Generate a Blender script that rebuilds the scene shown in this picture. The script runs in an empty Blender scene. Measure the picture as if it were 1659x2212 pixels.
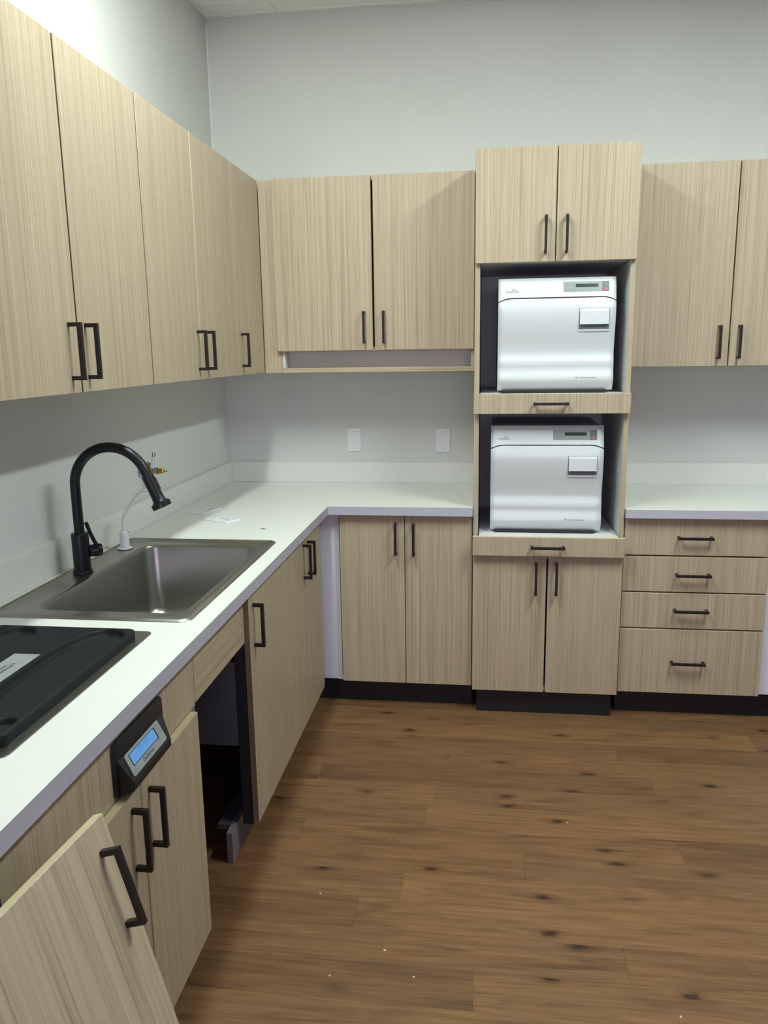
import bpy, bmesh, math, random
from mathutils import Vector, Matrix
from math import sin, cos, pi, radians
random.seed(7)
S = bpy.context.scene
COL = S.collection

# ------------------------------------------------------------------ camera
def camera():
    yaw, pit, rol, f = -0.1298, -0.2016, -0.0151, 1714.27
    fw = Vector((sin(yaw)*cos(pit), cos(yaw)*cos(pit), sin(pit)))
    r0 = Vector((cos(yaw), -sin(yaw), 0)); u0 = r0.cross(fw)
    r = cos(rol)*r0 + sin(rol)*u0; u = -sin(rol)*r0 + cos(rol)*u0
    cd = bpy.data.cameras.new('camera'); co = bpy.data.objects.new('camera', cd); COL.objects.link(co)
    m = Matrix((r, u, -fw)).transposed().to_4x4(); m.translation = Vector((1.3067, -3.8923, 1.563))
    co.matrix_world = m
    cd.sensor_fit = 'VERTICAL'; cd.sensor_height = 36.0; cd.lens = f*36.0/2212.0
    cd.clip_start = 0.02; cd.clip_end = 60
    S.camera = co
camera()

# ------------------------------------------------------------------ world, exposure
S.view_settings.view_transform = 'Standard'
S.view_settings.look = 'None'
S.view_settings.gamma = 1.0
S.view_settings.use_curve_mapping = False
S.view_settings.exposure = -0.14
LAMP_COLOR = (0.88, 1.0, 0.92)
LAMP_STRENGTH = 112.0
LAMP_LEFT, LAMP_RIGHT = 0.86, 1.14       # left panel dimmed, right raised, to balance worktop brightness
FILL_COLOR = (0.84, 0.73, 1.0)
FILL_POWER = 46.0
W = bpy.data.worlds.new('world'); S.world = W; W.use_nodes = True
W.node_tree.nodes['Background'].inputs[0].default_value = (0.70, 0.68, 1.0, 1)
W.node_tree.nodes['Background'].inputs[1].default_value = 0.6
# added lavender fill light, outside a made-up window behind the camera
ld = bpy.data.lights.new('added_fill', 'AREA'); ld.shape = 'RECTANGLE'; ld.size = 2.0; ld.size_y = 1.3
ld.energy = FILL_POWER; ld.color = FILL_COLOR
lo = bpy.data.objects.new('added_fill', ld); COL.objects.link(lo)
lo.location = (1.75, -6.72, 1.55); lo.rotation_euler = (radians(90), 0, 0)

# ------------------------------------------------------------------ materials
def mat(name, col=(0.8, 0.8, 0.8), rough=0.5, metal=0.0, spec=0.5, emit=None, es=0.0):
    m = bpy.data.materials.new(name); m.use_nodes = True
    b = m.node_tree.nodes['Principled BSDF']
    b.inputs['Base Color'].default_value = (*col, 1); b.inputs['Roughness'].default_value = rough
    b.inputs['Metallic'].default_value = metal; b.inputs['Specular IOR Level'].default_value = spec
    if emit: b.inputs['Emission Color'].default_value = (*emit, 1); b.inputs['Emission Strength'].default_value = es
    return m
def srgb(r, g, b):
    f = lambda c: (c/255/12.92) if c/255 <= 0.04045 else ((c/255+0.055)/1.055)**2.4
    return (f(r), f(g), f(b))
class NT:
    def __init__(s, m): s.t = m.node_tree; s.n = s.t.nodes; s.b = s.n['Principled BSDF']
    def new(s, typ, **kw):
        nd = s.n.new(typ)
        for k, v in kw.items():
            if k.startswith('i_'): nd.inputs[k[2:].replace('_', ' ')].default_value = v
            else: setattr(nd, k, v)
        return nd
    def link(s, a, b): s.t.links.new(a, b)
    def coords(s, scale, rand=True, rot=None):
        tc = s.new('ShaderNodeTexCoord'); mp = s.new('ShaderNodeMapping')
        mp.inputs['Scale'].default_value = scale
        src = tc.outputs['Object']
        if rand:
            oi = s.new('ShaderNodeObjectInfo'); vm = s.new('ShaderNodeVectorMath', operation='MULTIPLY_ADD')
            cb = s.new('ShaderNodeCombineXYZ')
            for k in range(3): s.link(oi.outputs['Random'], cb.inputs[k])
            vm.inputs[1].default_value = (37.0, 53.0, 71.0)
            s.link(cb.outputs[0], vm.inputs[0]); s.link(src, vm.inputs[2]); src = vm.outputs[0]
        s.link(src, mp.inputs['Vector']); return mp.outputs['Vector']
    def noise(s, vec, scale=1.0, detail=3.0, rough=0.55, dist=0.0):
        nd = s.new('ShaderNodeTexNoise'); nd.inputs['Scale'].default_value = scale
        nd.inputs['Detail'].default_value = detail; nd.inputs['Roughness'].default_value = rough
        nd.inputs['Distortion'].default_value = dist; s.link(vec, nd.inputs['Vector']); return nd.outputs['Fac']
    def ramp(s, fac, stops):
        rp = s.new('ShaderNodeValToRGB'); e = rp.color_ramp.elements
        while len(e) < len(stops): e.new(0.5)
        for k, (p, c) in enumerate(stops): e[k].position = p; e[k].color = (*c, 1)
        s.link(fac, rp.inputs[0]); return rp.outputs['Color']
    def mix(s, fac, a, b, mode='MIX'):
        mx = s.new('ShaderNodeMix', data_type='RGBA', blend_type=mode)
        for sock, v in ((mx.inputs['Factor'], fac), (mx.inputs['A'], a), (mx.inputs['B'], b)):
            if hasattr(v, 'links') or hasattr(v, 'is_linked'): s.link(v, sock)
            elif isinstance(v, tuple): sock.default_value = (*v, 1)
            else: sock.default_value = v
        return mx.outputs['Result']
    def bump(s, h, strength, dist=0.001):
        bp = s.new('ShaderNodeBump'); bp.inputs['Strength'].default_value = strength; bp.inputs['Distance'].default_value = dist
        s.link(h, bp.inputs['Height']); s.link(bp.outputs[0], s.b.inputs['Normal'])

def laminate(name, axis, k=1.0, coarse=1.0):
    m = mat(name, rough=0.42, spec=0.35); t = NT(m)
    a, g = 260.0/coarse, 1.7
    sc = {'z': (a, a, g), 'y': (a, g, a), 'x': (g, a, a)}[axis]
    v = t.coords(sc); n1 = t.noise(v, 1.0, 4, 0.6, 0.25)
    v2 = t.coords(tuple(q*0.22 for q in sc)); n2 = t.noise(v2, 1.0, 3, 0.5, 0.4)
    c = lambda r, g_, b: tuple(k*q for q in srgb(r, g_, b))
    c1 = t.ramp(n1, [(0.28, c(156, 138, 116)), (0.44, c(183, 166, 143)), (0.60, c(192, 176, 153)), (0.78, c(205, 191, 168))])
    c2 = t.ramp(n2, [(0.32, (0.88, 0.87, 0.855)), (0.6, (1.0, 1.0, 1.0)), (0.75, (1.03, 1.03, 1.02))])
    t.link(t.mix(1.0, c1, c2, 'MULTIPLY'), t.b.inputs['Base Color'])
    t.bump(n1, 0.08, 0.0006)
    return m
M = {}
M['lam'] = laminate('oak_laminate', 'z')
M['lamh'] = laminate('oak_laminate_cross', 'y')
M['lamlean'] = laminate('oak_laminate_bold', 'z', 1.0, 1.7)
M['lamx'] = laminate('oak_laminate_side', 'x')
M['edge'] = mat('laminate_edge', srgb(204, 190, 156), 0.45)
M['white'] = mat('white_melamine', srgb(214, 214, 216), 0.45)
M['counter'] = mat('worktop_laminate', srgb(220, 221, 218), 0.35, spec=0.4)
def paint(name, col, bump=0.15, sc=260):
    m = mat(name, col, 0.75, spec=0.25); t = NT(m); v = t.coords((1, 1, 1), False)
    t.bump(t.noise(v, sc, 2, 0.5), bump, 0.0008)
    n = t.noise(v, 2.1, 3, 0.5)
    t.link(t.mix(0.5, col, t.ramp(n, [(0.3, tuple(q*0.95 for q in col)), (0.7, tuple(min(1, q*1.04) for q in col))])), t.b.inputs['Base Color'])
    return m
M['farwall'] = paint('low_bounce_paint', srgb(92, 94, 100))  # unseen walls coloured dark to cut bounced light
M['wall'] = paint('wall_paint', srgb(212, 213, 212))
M['tile'] = paint('ceiling_tile', srgb(240, 241, 239), 0.5, 420)
M['grid'] = mat('ceiling_grid', srgb(236, 237, 235), 0.45)
M['kick'] = mat('black_vinyl', srgb(24, 24, 27), 0.5)
M['edgeshade'] = mat('laminate_edge_shade', srgb(120, 104, 84), 0.5)  # seam shade painted onto chosen door edges as a darker band
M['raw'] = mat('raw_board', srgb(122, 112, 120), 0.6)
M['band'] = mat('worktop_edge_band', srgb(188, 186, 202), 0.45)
M['filler'] = mat('white_filler', srgb(226, 224, 238), 0.45)
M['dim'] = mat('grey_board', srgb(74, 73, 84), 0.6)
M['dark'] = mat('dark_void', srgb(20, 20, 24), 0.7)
M['blackmetal'] = mat('black_metal', srgb(38, 32, 31), 0.42, 0.3)
M['faucet'] = mat('matte_black', srgb(26, 27, 32), 0.36, 0.3)
M['seal'] = mat('grey_seal', srgb(90, 96, 96), 0.5)
def steel(name, axis):
    m = mat(name, srgb(170, 170, 163), 0.30, 1.0); t = NT(m)
    v = t.coords({'x': (3, 320, 320), 'y': (320, 3, 320)}[axis], False); n = t.noise(v, 1, 3, 0.6)
    t.bump(n, 0.06, 0.0004)
    v2 = t.coords((14, 14, 14), False); n2 = t.noise(v2, 1, 4, 0.6)
    rr = t.new('ShaderNodeMapRange'); rr.inputs['To Min'].default_value = 0.28; rr.inputs['To Max'].default_value = 0.35
    t.link(n2, rr.inputs['Value']); t.link(rr.outputs[0], t.b.inputs['Roughness'])
    return m
M['steel'] = steel('brushed_steel', 'y')
M['steelplate'] = mat('satin_steel', srgb(178, 184, 188), 0.38, 0.55)
M['plastic'] = mat('white_plastic', srgb(226, 228, 232), 0.35)
M['ster'] = mat('pale_grey_enamel', srgb(218, 223, 227), 0.40, 0.15, 0.5)
M['sterbody'] = mat('grey_casing', srgb(190, 194, 198), 0.45)
M['panelgrey'] = mat('grey_keypad', srgb(150, 158, 160), 0.4)
M['paneldark'] = mat('dark_grey_keypad', srgb(96, 106, 108), 0.4)
M['lcd'] = mat('green_black_screen', srgb(44, 56, 46), 0.25)
M['recess'] = mat('grey_recess', srgb(112, 120, 126), 0.5)
M['ink'] = mat('grey_ink', srgb(92, 98, 100), 0.6)
M['inkdark'] = mat('dark_ink', srgb(50, 54, 58), 0.6)
M['pink'] = mat('pink_key', srgb(214, 96, 120), 0.5)
M['green'] = mat('green_key', srgb(100, 190, 165), 0.5)
M['key'] = mat('white_key_mark', srgb(226, 230, 230), 0.5)
M['ringgrey'] = mat('key_outline', srgb(128, 136, 138), 0.5)
M['brass'] = mat('brass', srgb(176, 138, 66), 0.32, 1.0)
M['chrome'] = mat('dull_chrome', srgb(150, 156, 176), 0.3, 0.9)
M['bluescreen'] = mat('blue_backlit_screen', srgb(60, 110, 170), 0.25, emit=srgb(112, 170, 226), es=0.55)
M['lcdink'] = mat('screen_ink', srgb(60, 110, 165), 0.5, emit=srgb(78, 140, 196), es=0.4)
M['diffuser'] = mat('lamp_diffuser', (0.9, 0.9, 0.9), 0.6, emit=LAMP_COLOR, es=LAMP_STRENGTH*LAMP_LEFT)
M['diffuserB'] = mat('lamp_diffuser_bright', (0.9, 0.9, 0.9), 0.6, emit=LAMP_COLOR, es=LAMP_STRENGTH*LAMP_RIGHT)
M['chip'] = mat('plaster_chip', srgb(205, 200, 190), 0.8)
M['glass'] = mat('window_glass', (1, 1, 1), 0.02); NT(M['glass']).b.inputs['Transmission Weight'].default_value = 1.0
def black_plastic():
    m = mat('black_plastic', srgb(17, 20, 25), 0.6, spec=0.22); t = NT(m); v = t.coords((1, 1, 1), False)
    t.bump(t.noise(v, 900, 2, 0.5), 0.12, 0.0004); return m
M['lid'] = black_plastic()
def floor_mat():
    m = mat('vinyl_plank', rough=0.42, spec=0.4); t = NT(m)
    v = t.coords((5.0, 95, 95)); n1 = t.noise(v, 1, 5, 0.62, 0.8)
    v2 = t.coords((2.6, 17, 17)); n2 = t.noise(v2, 1, 4, 0.55, 1.0)
    c1 = t.ramp(n1, [(0.24, srgb(88, 62, 41)), (0.45, srgb(115, 85, 58)), (0.6, srgb(125, 94, 65)), (0.80, srgb(136, 106, 75))])
    c2 = t.ramp(n2, [(0.28, (0.62, 0.59, 0.58)), (0.46, (0.94, 0.93, 0.92)), (0.58, (1.02, 1.01, 1.0)), (0.74, (1.16, 1.12, 1.06))])
    c = t.mix(1.0, c1, c2, 'MULTIPLY')
    oi = t.new('ShaderNodeObjectInfo')
    tone = t.ramp(oi.outputs['Random'], [(0.0, (0.84, 0.81, 0.80)), (0.3, (1.04, 0.98, 0.93)), (0.6, (0.96, 0.96, 0.97)), (1.0, (1.16, 1.12, 1.05))])
    c = t.mix(1.0, c, tone, 'MULTIPLY')
    v3 = t.coords((2.7, 6.4, 6.4)); vo = t.new('ShaderNodeTexVoronoi', voronoi_dimensions='2D'); vo.inputs['Scale'].default_value = 1.0
    t.link(v3, vo.inputs['Vector'])
    nd = t.noise(t.coords((22, 55, 55)), 1, 3, 0.6)
    ad = t.new('ShaderNodeMath', operation='MULTIPLY_ADD'); ad.inputs[1].default_value = 0.17
    t.link(nd, ad.inputs[0]); t.link(vo.outputs['Distance'], ad.inputs[2])
    kn = t.ramp(ad.outputs[0], [(0.108, (0.20, 0.19, 0.19)), (0.135, (0.46, 0.42, 0.41)), (0.168, (0.80, 0.76, 0.74)), (0.26, (1, 1, 1))])
    sp = t.new('ShaderNodeSeparateColor'); t.link(vo.outputs['Color'], sp.inputs[0])
    st = t.new('ShaderNodeMapRange'); st.inputs['From Min'].default_value = 0.15; st.inputs['From Max'].default_value = 0.75
    t.link(sp.outputs[0], st.inputs['Value'])
    c = t.mix(st.outputs[0], c, kn, 'MULTIPLY')
    t.link(c, t.b.inputs['Base Color']); t.bump(n1, 0.10, 0.0006)
    return m
M['floor'] = floor_mat()

# ------------------------------------------------------------------ mesh helpers
def thing(name, label, cat, loc=(0, 0, 0), group=None):
    o = bpy.data.objects.new(name, None); o.empty_display_size = 0.05; COL.objects.link(o); o.location = loc
    o['label'] = label; o['category'] = cat
    if group: o['group'] = group
    return o
def root_of(p):
    while p.parent: p = p.parent
    return p
def finish(name, bm, m, parent=None, smooth=False, local=False, label=None, band=None):
    """bm is in world coordinates unless local; links one mesh object."""
    if parent is not None and not local:
        L = root_of(parent).location
        bmesh.ops.translate(bm, verts=bm.verts, vec=-L)
    bmesh.ops.recalc_face_normals(bm, faces=bm.faces)
    me = bpy.data.meshes.new(name); bm.to_mesh(me); bm.free()
    if smooth:
        for p in me.polygons: p.use_smooth = True
        if smooth != 'all': me.set_sharp_from_angle(angle=radians(38))
    me.materials.append(M[m] if isinstance(m, str) else m)
    if band:
        ax, bm_ = band; me.materials.append(M[bm_])
        for p in me.polygons:
            if abs(p.normal[ax]) < 0.5: p.material_index = 1
    o = bpy.data.objects.new(name, me); COL.objects.link(o)
    if parent is not None: o.parent = parent
    if label: o['label'] = label
    return o
def tag(o, label, cat, group=None):
    o['label'] = label; o['category'] = cat
    if group: o['group'] = group
    return o
def struct(name, bm, m):
    o = finish(name, bm, m); o['kind'] = 'structure'; return o
def B(x0, x1, y0, y1, z0, z1, bev=0.0008, seg=1):
    bm = bmesh.new(); box_into(bm, x0, x1, y0, y1, z0, z1)
    if bev: bmesh.ops.bevel(bm, geom=list(bm.edges), offset=bev, segments=seg, affect='EDGES', profile=0.5)
    return bm
def box_into(bm, x0, x1, y0, y1, z0, z1):
    v = [bm.verts.new((x, y, z)) for z in (z0, z1) for x, y in ((x0, y0), (x1, y0), (x1, y1), (x0, y1))]
    for f in ((3, 2, 1, 0), (4, 5, 6, 7), (0, 1, 5, 4), (1, 2, 6, 5), (2, 3, 7, 6), (3, 0, 4, 7)): bm.faces.new([v[k] for k in f])
def open_box(x0, x1, y0, y1, z0, z1, face, t=0.018):
    """a five-panel carcass, one connected shell, open towards face ('+x' or '-y')"""
    bm = bmesh.new()
    if face == '+x':
        P = lambda d, a, z: (d, a, z); D0, D1, A0, A1 = x1, x0, y0, y1
    else:
        P = lambda d, a, z: (a, d, z); D0, D1, A0, A1 = y0, y1, x0, x1
    sg = 1 if D1 > D0 else -1
    o = [bm.verts.new(P(d, a, z)) for d in (D0, D1) for a, z in ((A0, z0), (A1, z0), (A1, z1), (A0, z1))]
    i = [bm.verts.new(P(d, a, z)) for d in (D0, D1 - sg*t) for a, z in ((A0+t, z0+t), (A1-t, z0+t), (A1-t, z1-t), (A0+t, z1-t))]
    for q in (o, i):
        bm.faces.new(q[4:8])
        for k in range(4): bm.faces.new((q[k], q[(k+1) % 4], q[4+(k+1) % 4], q[4+k]))
    for k in range(4): bm.faces.new((o[k], o[(k+1) % 4], i[(k+1) % 4], i[k]))
    return bm
def pull_bm(L=0.137, proj=0.034, w=0.010):
    """square U bar pull: length along Z, standing off along +X, centred, foot on X=0"""
    bm = bmesh.new(); h = L/2
    pts = [(0, -h), (proj, -h), (proj, h), (0, h), (0, h-w), (proj-w, h-w), (proj-w, -h+w), (0, -h+w)]
    a = [bm.verts.new((x, -w/2, z)) for x, z in pts]; b = [bm.verts.new((x, w/2, z)) for x, z in pts]
    for k in range(8): bm.faces.new((a[k], a[(k+1) % 8], b[(k+1) % 8], b[k]))
    for q in ((0, 1, 6, 7), (1, 2, 5, 6), (2, 3, 4, 5)):
        bm.faces.new([a[k] for k in q]); bm.faces.new([b[k] for k in q])
    return bm
def pull(parent, pos, out, along='z'):
    bm = pull_bm()
    if along != 'z': bm.transform(Matrix.Rotation(radians(90), 4, 'X'))      # length along Y
    if out == '-y': bm.transform(Matrix.Rotation(radians(-90), 4, 'Z'))
    bmesh.ops.translate(bm, verts=bm.verts, vec=pos)
    return finish('handle', bm, 'blackmetal', parent, label='black square bar pull')
def tube(path, r, seg=16, caps=True):
    """sweep a circle of radius r (number or list) along path"""
    bm = bmesh.new(); P = [Vector(p) for p in path]; n = len(P); rr = r if isinstance(r, (list, tuple)) else [r]*n
    T = [(P[min(k+1, n-1)] - P[max(k-1, 0)]).normalized() for k in range(n)]
    ref = Vector((0, 0, 1)) if abs(T[0].z) < 0.9 else Vector((0, 1, 0))
    nv = (ref - T[0]*ref.dot(T[0])).normalized(); rings = []
    for k in range(n):
        nv = (nv - T[k]*nv.dot(T[k])).normalized(); bv = T[k].cross(nv)
        rings.append([bm.verts.new(P[k] + rr[k]*(cos(2*pi*j/seg)*nv + sin(2*pi*j/seg)*bv)) for j in range(seg)])
    for k in range(n-1):
        for j in range(seg): bm.faces.new((rings[k][j], rings[k][(j+1) % seg], rings[k+1][(j+1) % seg], rings[k+1][j]))
    if caps: bm.faces.new(rings[0]); bm.faces.new(rings[-1])
    return bm
def lathe(c, prof, seg=28, axis=(0, 0, 1)):
    c = Vector(c); a = Vector(axis).normalized()
    # doubled radii keep hard steps; points are (radius, height along axis)
    ref = Vector((1, 0, 0)) if abs(a.x) < 0.9 else Vector((0, 1, 0))
    u = (ref - a*ref.dot(a)).normalized(); v = a.cross(u); bm = bmesh.new(); rings = []
    for r, h in prof: rings.append([bm.verts.new(c + a*h + r*(cos(2*pi*j/seg)*u + sin(2*pi*j/seg)*v)) for j in range(seg)])
    for k in range(len(prof)-1):
        for j in range(seg): bm.faces.new((rings[k][j], rings[k][(j+1) % seg], rings[k+1][(j+1) % seg], rings[k+1][j]))
    bm.faces.new(rings[0]); bm.faces.new(rings[-1])
    return bm
def rrect(x0, x1, y0, y1, r, n=6):
    out = []
    for cx, cy, a0 in ((x1-r, y1-r, 0), (x0+r, y1-r, 90), (x0+r, y0+r, 180), (x1-r, y0+r, 270)):
        for k in range(n+1):
            a = radians(a0 + 90*k/n); out.append((cx + r*cos(a), cy + r*sin(a)))
    return out
def loft(rings, cap0=True, cap1=True):
    bm = bmesh.new(); R = [[bm.verts.new(p) for p in q] for q in rings]; n = len(R[0])
    for k in range(len(R)-1):
        for j in range(n): bm.faces.new((R[k][j], R[k][(j+1) % n], R[k+1][(j+1) % n], R[k+1][j]))
    if cap0: bm.faces.new(R[0])
    if cap1: bm.faces.new(R[-1])
    return bm
def cells(xs, ys, z0, z1, keep):
    """a slab of grid cells (one connected mesh, holes where keep is false)"""
    bm = bmesh.new(); V = {}
    def g(i, j, z):
        if (i, j, z) not in V: V[(i, j, z)] = bm.verts.new((xs[i], ys[j], z))
        return V[(i, j, z)]
    K = lambda i, j: 0 <= i < len(xs)-1 and 0 <= j < len(ys)-1 and keep((xs[i]+xs[i+1])/2, (ys[j]+ys[j+1])/2)
    for i in range(len(xs)-1):
        for j in range(len(ys)-1):
            if not K(i, j): continue
            for z in (z0, z1): bm.faces.new((g(i, j, z), g(i+1, j, z), g(i+1, j+1, z), g(i, j+1, z)))
            for di, dj, a, b in ((-1, 0, (i, j), (i, j+1)), (1, 0, (i+1, j), (i+1, j+1)), (0, -1, (i, j), (i+1, j)), (0, 1, (i, j+1), (i+1, j+1))):
                if not K(i+di, j+dj): bm.faces.new((g(*a, z0), g(*b, z0), g(*b, z1), g(*a, z1)))
    return bm
def text_bm(s, size, align='CENTER', bold=0.0):
    cu = bpy.data.curves.new('t', 'FONT'); cu.body = s; cu.size = size; cu.align_x = align; cu.align_y = 'CENTER'; cu.offset = bold
    cu.resolution_u = 2
    ob = bpy.data.objects.new('t', cu); COL.objects.link(ob)
    dg = bpy.context.evaluated_depsgraph_get(); me = bpy.data.meshes.new_from_object(ob.evaluated_get(dg))
    bpy.data.objects.remove(ob); bpy.data.curves.remove(cu)
    bm = bmesh.new(); bm.from_mesh(me); bpy.data.meshes.remove(me); return bm
def arc_into(bm, cx, cy, r, w, a0, a1, n=10, ry=None):
    ry = ry or r; ring = []
    for k in range(n+1):
        a = radians(a0 + (a1-a0)*k/n)
        ring.append((bm.verts.new((cx + r*cos(a), cy + ry*sin(a), 0)), bm.verts.new((cx + (r-w)*cos(a), cy + (ry-w)*sin(a), 0))))
    for k in range(n): bm.faces.new((ring[k][0], ring[k+1][0], ring[k+1][1], ring[k][1]))
def logo_bm(w):
    """small twin-arch emblem above the lower-case word"""
    bm = text_bm('midmark', w*0.27, 'CENTER')
    cx, cy = w*0.12, w*0.115
    for k in (-1, 1):
        arc_into(bm, cx + k*w*0.075, cy, w*0.085, w*0.022, 0, 180)
        arc_into(bm, cx + k*w*0.075, cy, w*0.045, w*0.018, 0, 180)
    return bm
def remap(bm, f):
    for v in bm.verts: v.co = Vector(f(v.co.x, v.co.y))
    return bm

# ------------------------------------------------------------------ room shell
WX, H, CT = 0.0056, 0.9143, 0.0365            # left wall face, worktop height and thickness
RX, FY, ZC = 3.15, -6.6, 3.0686               # right wall, front wall, ceiling
struct('wall_left', B(WX-0.1, WX, FY-0.1, 0.1, 0, ZC+0.1, 0), 'wall')
struct('wall_back', B(WX, RX+0.1, 0, 0.1, 0, ZC+0.1, 0), 'wall')
struct('wall_right', B(RX, RX+0.1, FY-0.1, 0, 0, ZC+0.1, 0), 'farwall')
fw = bmesh.new()
for q in ((WX, 0.75, 0, ZC), (2.75, RX, 0, ZC), (0.75, 2.75, 0, 0.9), (0.75, 2.75, 2.2, ZC)): box_into(fw, q[0], q[1], FY-0.1, FY, q[2], q[3])
struct('wall_front', fw, 'farwall')
wf = struct('added_window_1', loft([[(x, y, z) for x, z in rrect(*q, 0.004, 1)] for q, y in (((0.72, 2.78, 0.87, 2.23), FY+0.015), ((0.80, 2.70, 0.95, 2.15), FY+0.015), ((0.80, 2.70, 0.95, 2.15), FY-0.05), ((0.72, 2.78, 0.87, 2.23), FY-0.0))], False, False), 'grid')  # unseen window, made up to let the fill light in
tb = bmesh.new(); box_into(tb, WX+0.0002, WX+0.006, -0.006, -0.0002, 2.2885, ZC-0.03)
struct('trim_1', tb, 'grid')

fl = struct('floor', B(WX-0.1, RX+0.1, FY-0.1, 0.1, -0.03, -0.0035, 0), 'dark')
PW, PL = 0.125, 1.22
meshes = {}
for row in range(int(6.6/PW)+1):
    y1 = -row*PW; y0 = max(y1-PW, FY)
    off = random.random()*PL; x = WX - off
    while x < RX:
        a, b = max(x, WX), min(x+PL, RX)
        if b-a > 0.01:
            key = (round(b-a, 3), round(y1-y0, 3))
            if key not in meshes:
                bm = B(0.00015, b-a-0.00015, 0.00015, y1-y0-0.00015, -0.0035, 0, 0.00025)
                o = finish('plank', bm, 'floor', fl, local=True); meshes[key] = o.data
            else:
                o = bpy.data.objects.new('plank', meshes[key]); COL.objects.link(o); o.parent = fl
            o.location = (a, y0, 0)
        x += PL
# suspended ceiling: wall angle, tees, tiles, lamps
cl = struct('ceiling', B(WX-0.1, RX+0.1, FY-0.1, 0.1, ZC+0.03, ZC+0.1, 0), 'tile')
tx = [WX, 0.331, 0.941, 1.551, 2.161, 2.771, RX]; ty = [0, -0.130, -1.350, -2.570, -3.790, -5.010, -6.230, FY]
LAMPS = {(1, 2), (4, 2)}
for k, x in enumerate(tx[1:-1]): finish('grid_tee', B(x-0.012, x+0.012, FY, 0, ZC-0.001, ZC+0.02, 0), 'grid', cl)
for k, y in enumerate(ty[1:-1]): finish('grid_tee', B(WX, RX, y-0.012, y+0.012, ZC-0.0015, ZC+0.019, 0), 'grid', cl)
for nm, q in (('wall_angle', (WX, WX+0.022, FY, 0)), ('wall_angle', (WX+0.0222, RX-0.0222, -0.022, 0)), ('wall_angle', (RX-0.022, RX, FY, 0)), ('wall_angle', (WX+0.0222, RX-0.0222, FY, FY+0.022))):
    finish(nm, B(q[0]+1e-4, q[1]-1e-4, q[2]+1e-4, q[3]-1e-4, ZC-0.003, ZC+0.004, 0), 'grid', cl)
for i in range(len(tx)-1):
    for j in range(len(ty)-1):
        if (i, j) in LAMPS: continue
        finish('ceiling_tile', B(tx[i]+0.009, tx[i+1]-0.009, ty[j+1]+0.009, ty[j]-0.009, ZC+0.004, ZC+0.018, 0.003), 'tile', cl)
for n, (i, j) in enumerate(sorted(LAMPS)):
    where = 'over the left worktop' if i == 1 else 'over the right side of the room'
    x0, x1, y0, y1 = tx[i]+0.013, tx[i+1]-0.013, ty[j+1]+0.013, ty[j]-0.013
    t = thing('ceiling_light', 'recessed fluorescent ceiling panel %s' % where, 'ceiling light', ((x0+x1)/2, (y0+y1)/2, ZC), 'fluorescent ceiling panels')
    fr = loft([[(x, y, z) for x, y in rrect(*q, 0.003, 1)] for q, z in (((x0, x1, y0, y1), ZC+0.02), ((x0, x1, y0, y1), ZC-0.002), ((x0+0.03, x1-0.03, y0+0.03, y1-0.03), ZC-0.002), ((x0+0.03, x1-0.03, y0+0.03, y1-0.03), ZC+0.02))], False, False)
    finish('frame', fr, 'grid', t)
    xm = (x0+x1)/2
    for sd, xa, xb in ((-1, x0+0.031, xm-0.0665), (1, xm+0.0665, x1-0.031)):
        finish('reflector', loft([[(xa, y, ZC+(0.004 if sd < 0 else 0.016)) for y in (y0+0.031, y1-0.031)]+[(xb, y, ZC+(0.016 if sd < 0 else 0.004)) for y in (y1-0.031, y0+0.031)], [(xa, y, ZC+0.019) for y in (y0+0.031, y1-0.031)]+[(xb, y, ZC+0.019) for y in (y1-0.031, y0+0.031)]]), 'grid', t)
    finish('diffuser', B(xm-0.065, xm+0.065, y0+0.035, y1-0.035, ZC+0.003, ZC+0.012, 0.002), 'diffuser' if i == 1 else 'diffuserB', t)

# ------------------------------------------------------------------ cabinets
G = 0.0015
def door_x(c, xf, y0, y1, z0, z1, hy=None, hz=None, m='lam', edge='edge'):
    d = finish('door', B(xf-0.019, xf, y0+G, y1-G, z0, z1, 0.0012), m, c, band=(0, edge))
    if hy is not None: pull(d, (xf, hy, hz), '+x')
    return d
def door_y(c, yf, x0, x1, z0, z1, hx=None, hz=None, m='lam', along='z', name='door'):
    d = finish(name, B(x0+G, x1-G, yf, yf+0.019, z0, z1, 0.0012), m, c, band=(1, 'edge'))
    if hx is not None: pull(d, (hx, yf, hz), '-y', along)
    return d
UB, UT, UX = 1.4696, 2.2875, 0.3099
def wall_cab_left(y0, y1, doors, label, edges):
    c = thing('wall_cabinet', label, 'cabinet', (WX, (y0+y1)/2, UB), 'cabinets hung on the left wall')
    finish('carcass', open_box(WX+0.0005, UX-0.0205, y0+0.0005, y1-0.0005, UB, UT, '+x'), 'edge', c)
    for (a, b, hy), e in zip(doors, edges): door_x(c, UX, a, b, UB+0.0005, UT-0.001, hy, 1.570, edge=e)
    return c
wall_cab_left(-2.441, -1.5731, ((-2.441, -2.0095, -2.051), (-2.0045, -1.5752, -1.969)), 'double-door oak wall cabinet nearest the camera, above the tap', ('edgeshade', 'edgeshade'))
wall_cab_left(-1.5731, -0.716, ((-1.5712, -1.1500, -1.178), (-1.1476, -0.716, -1.092)), 'middle double-door oak wall cabinet on the left wall', ('edgeshade', 'edge'))
c = wall_cab_left(-0.716, -0.0015, ((-0.716, -0.342, -0.672),), 'single-door oak corner wall cabinet on the left wall, one handle', ('lam',))

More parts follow.
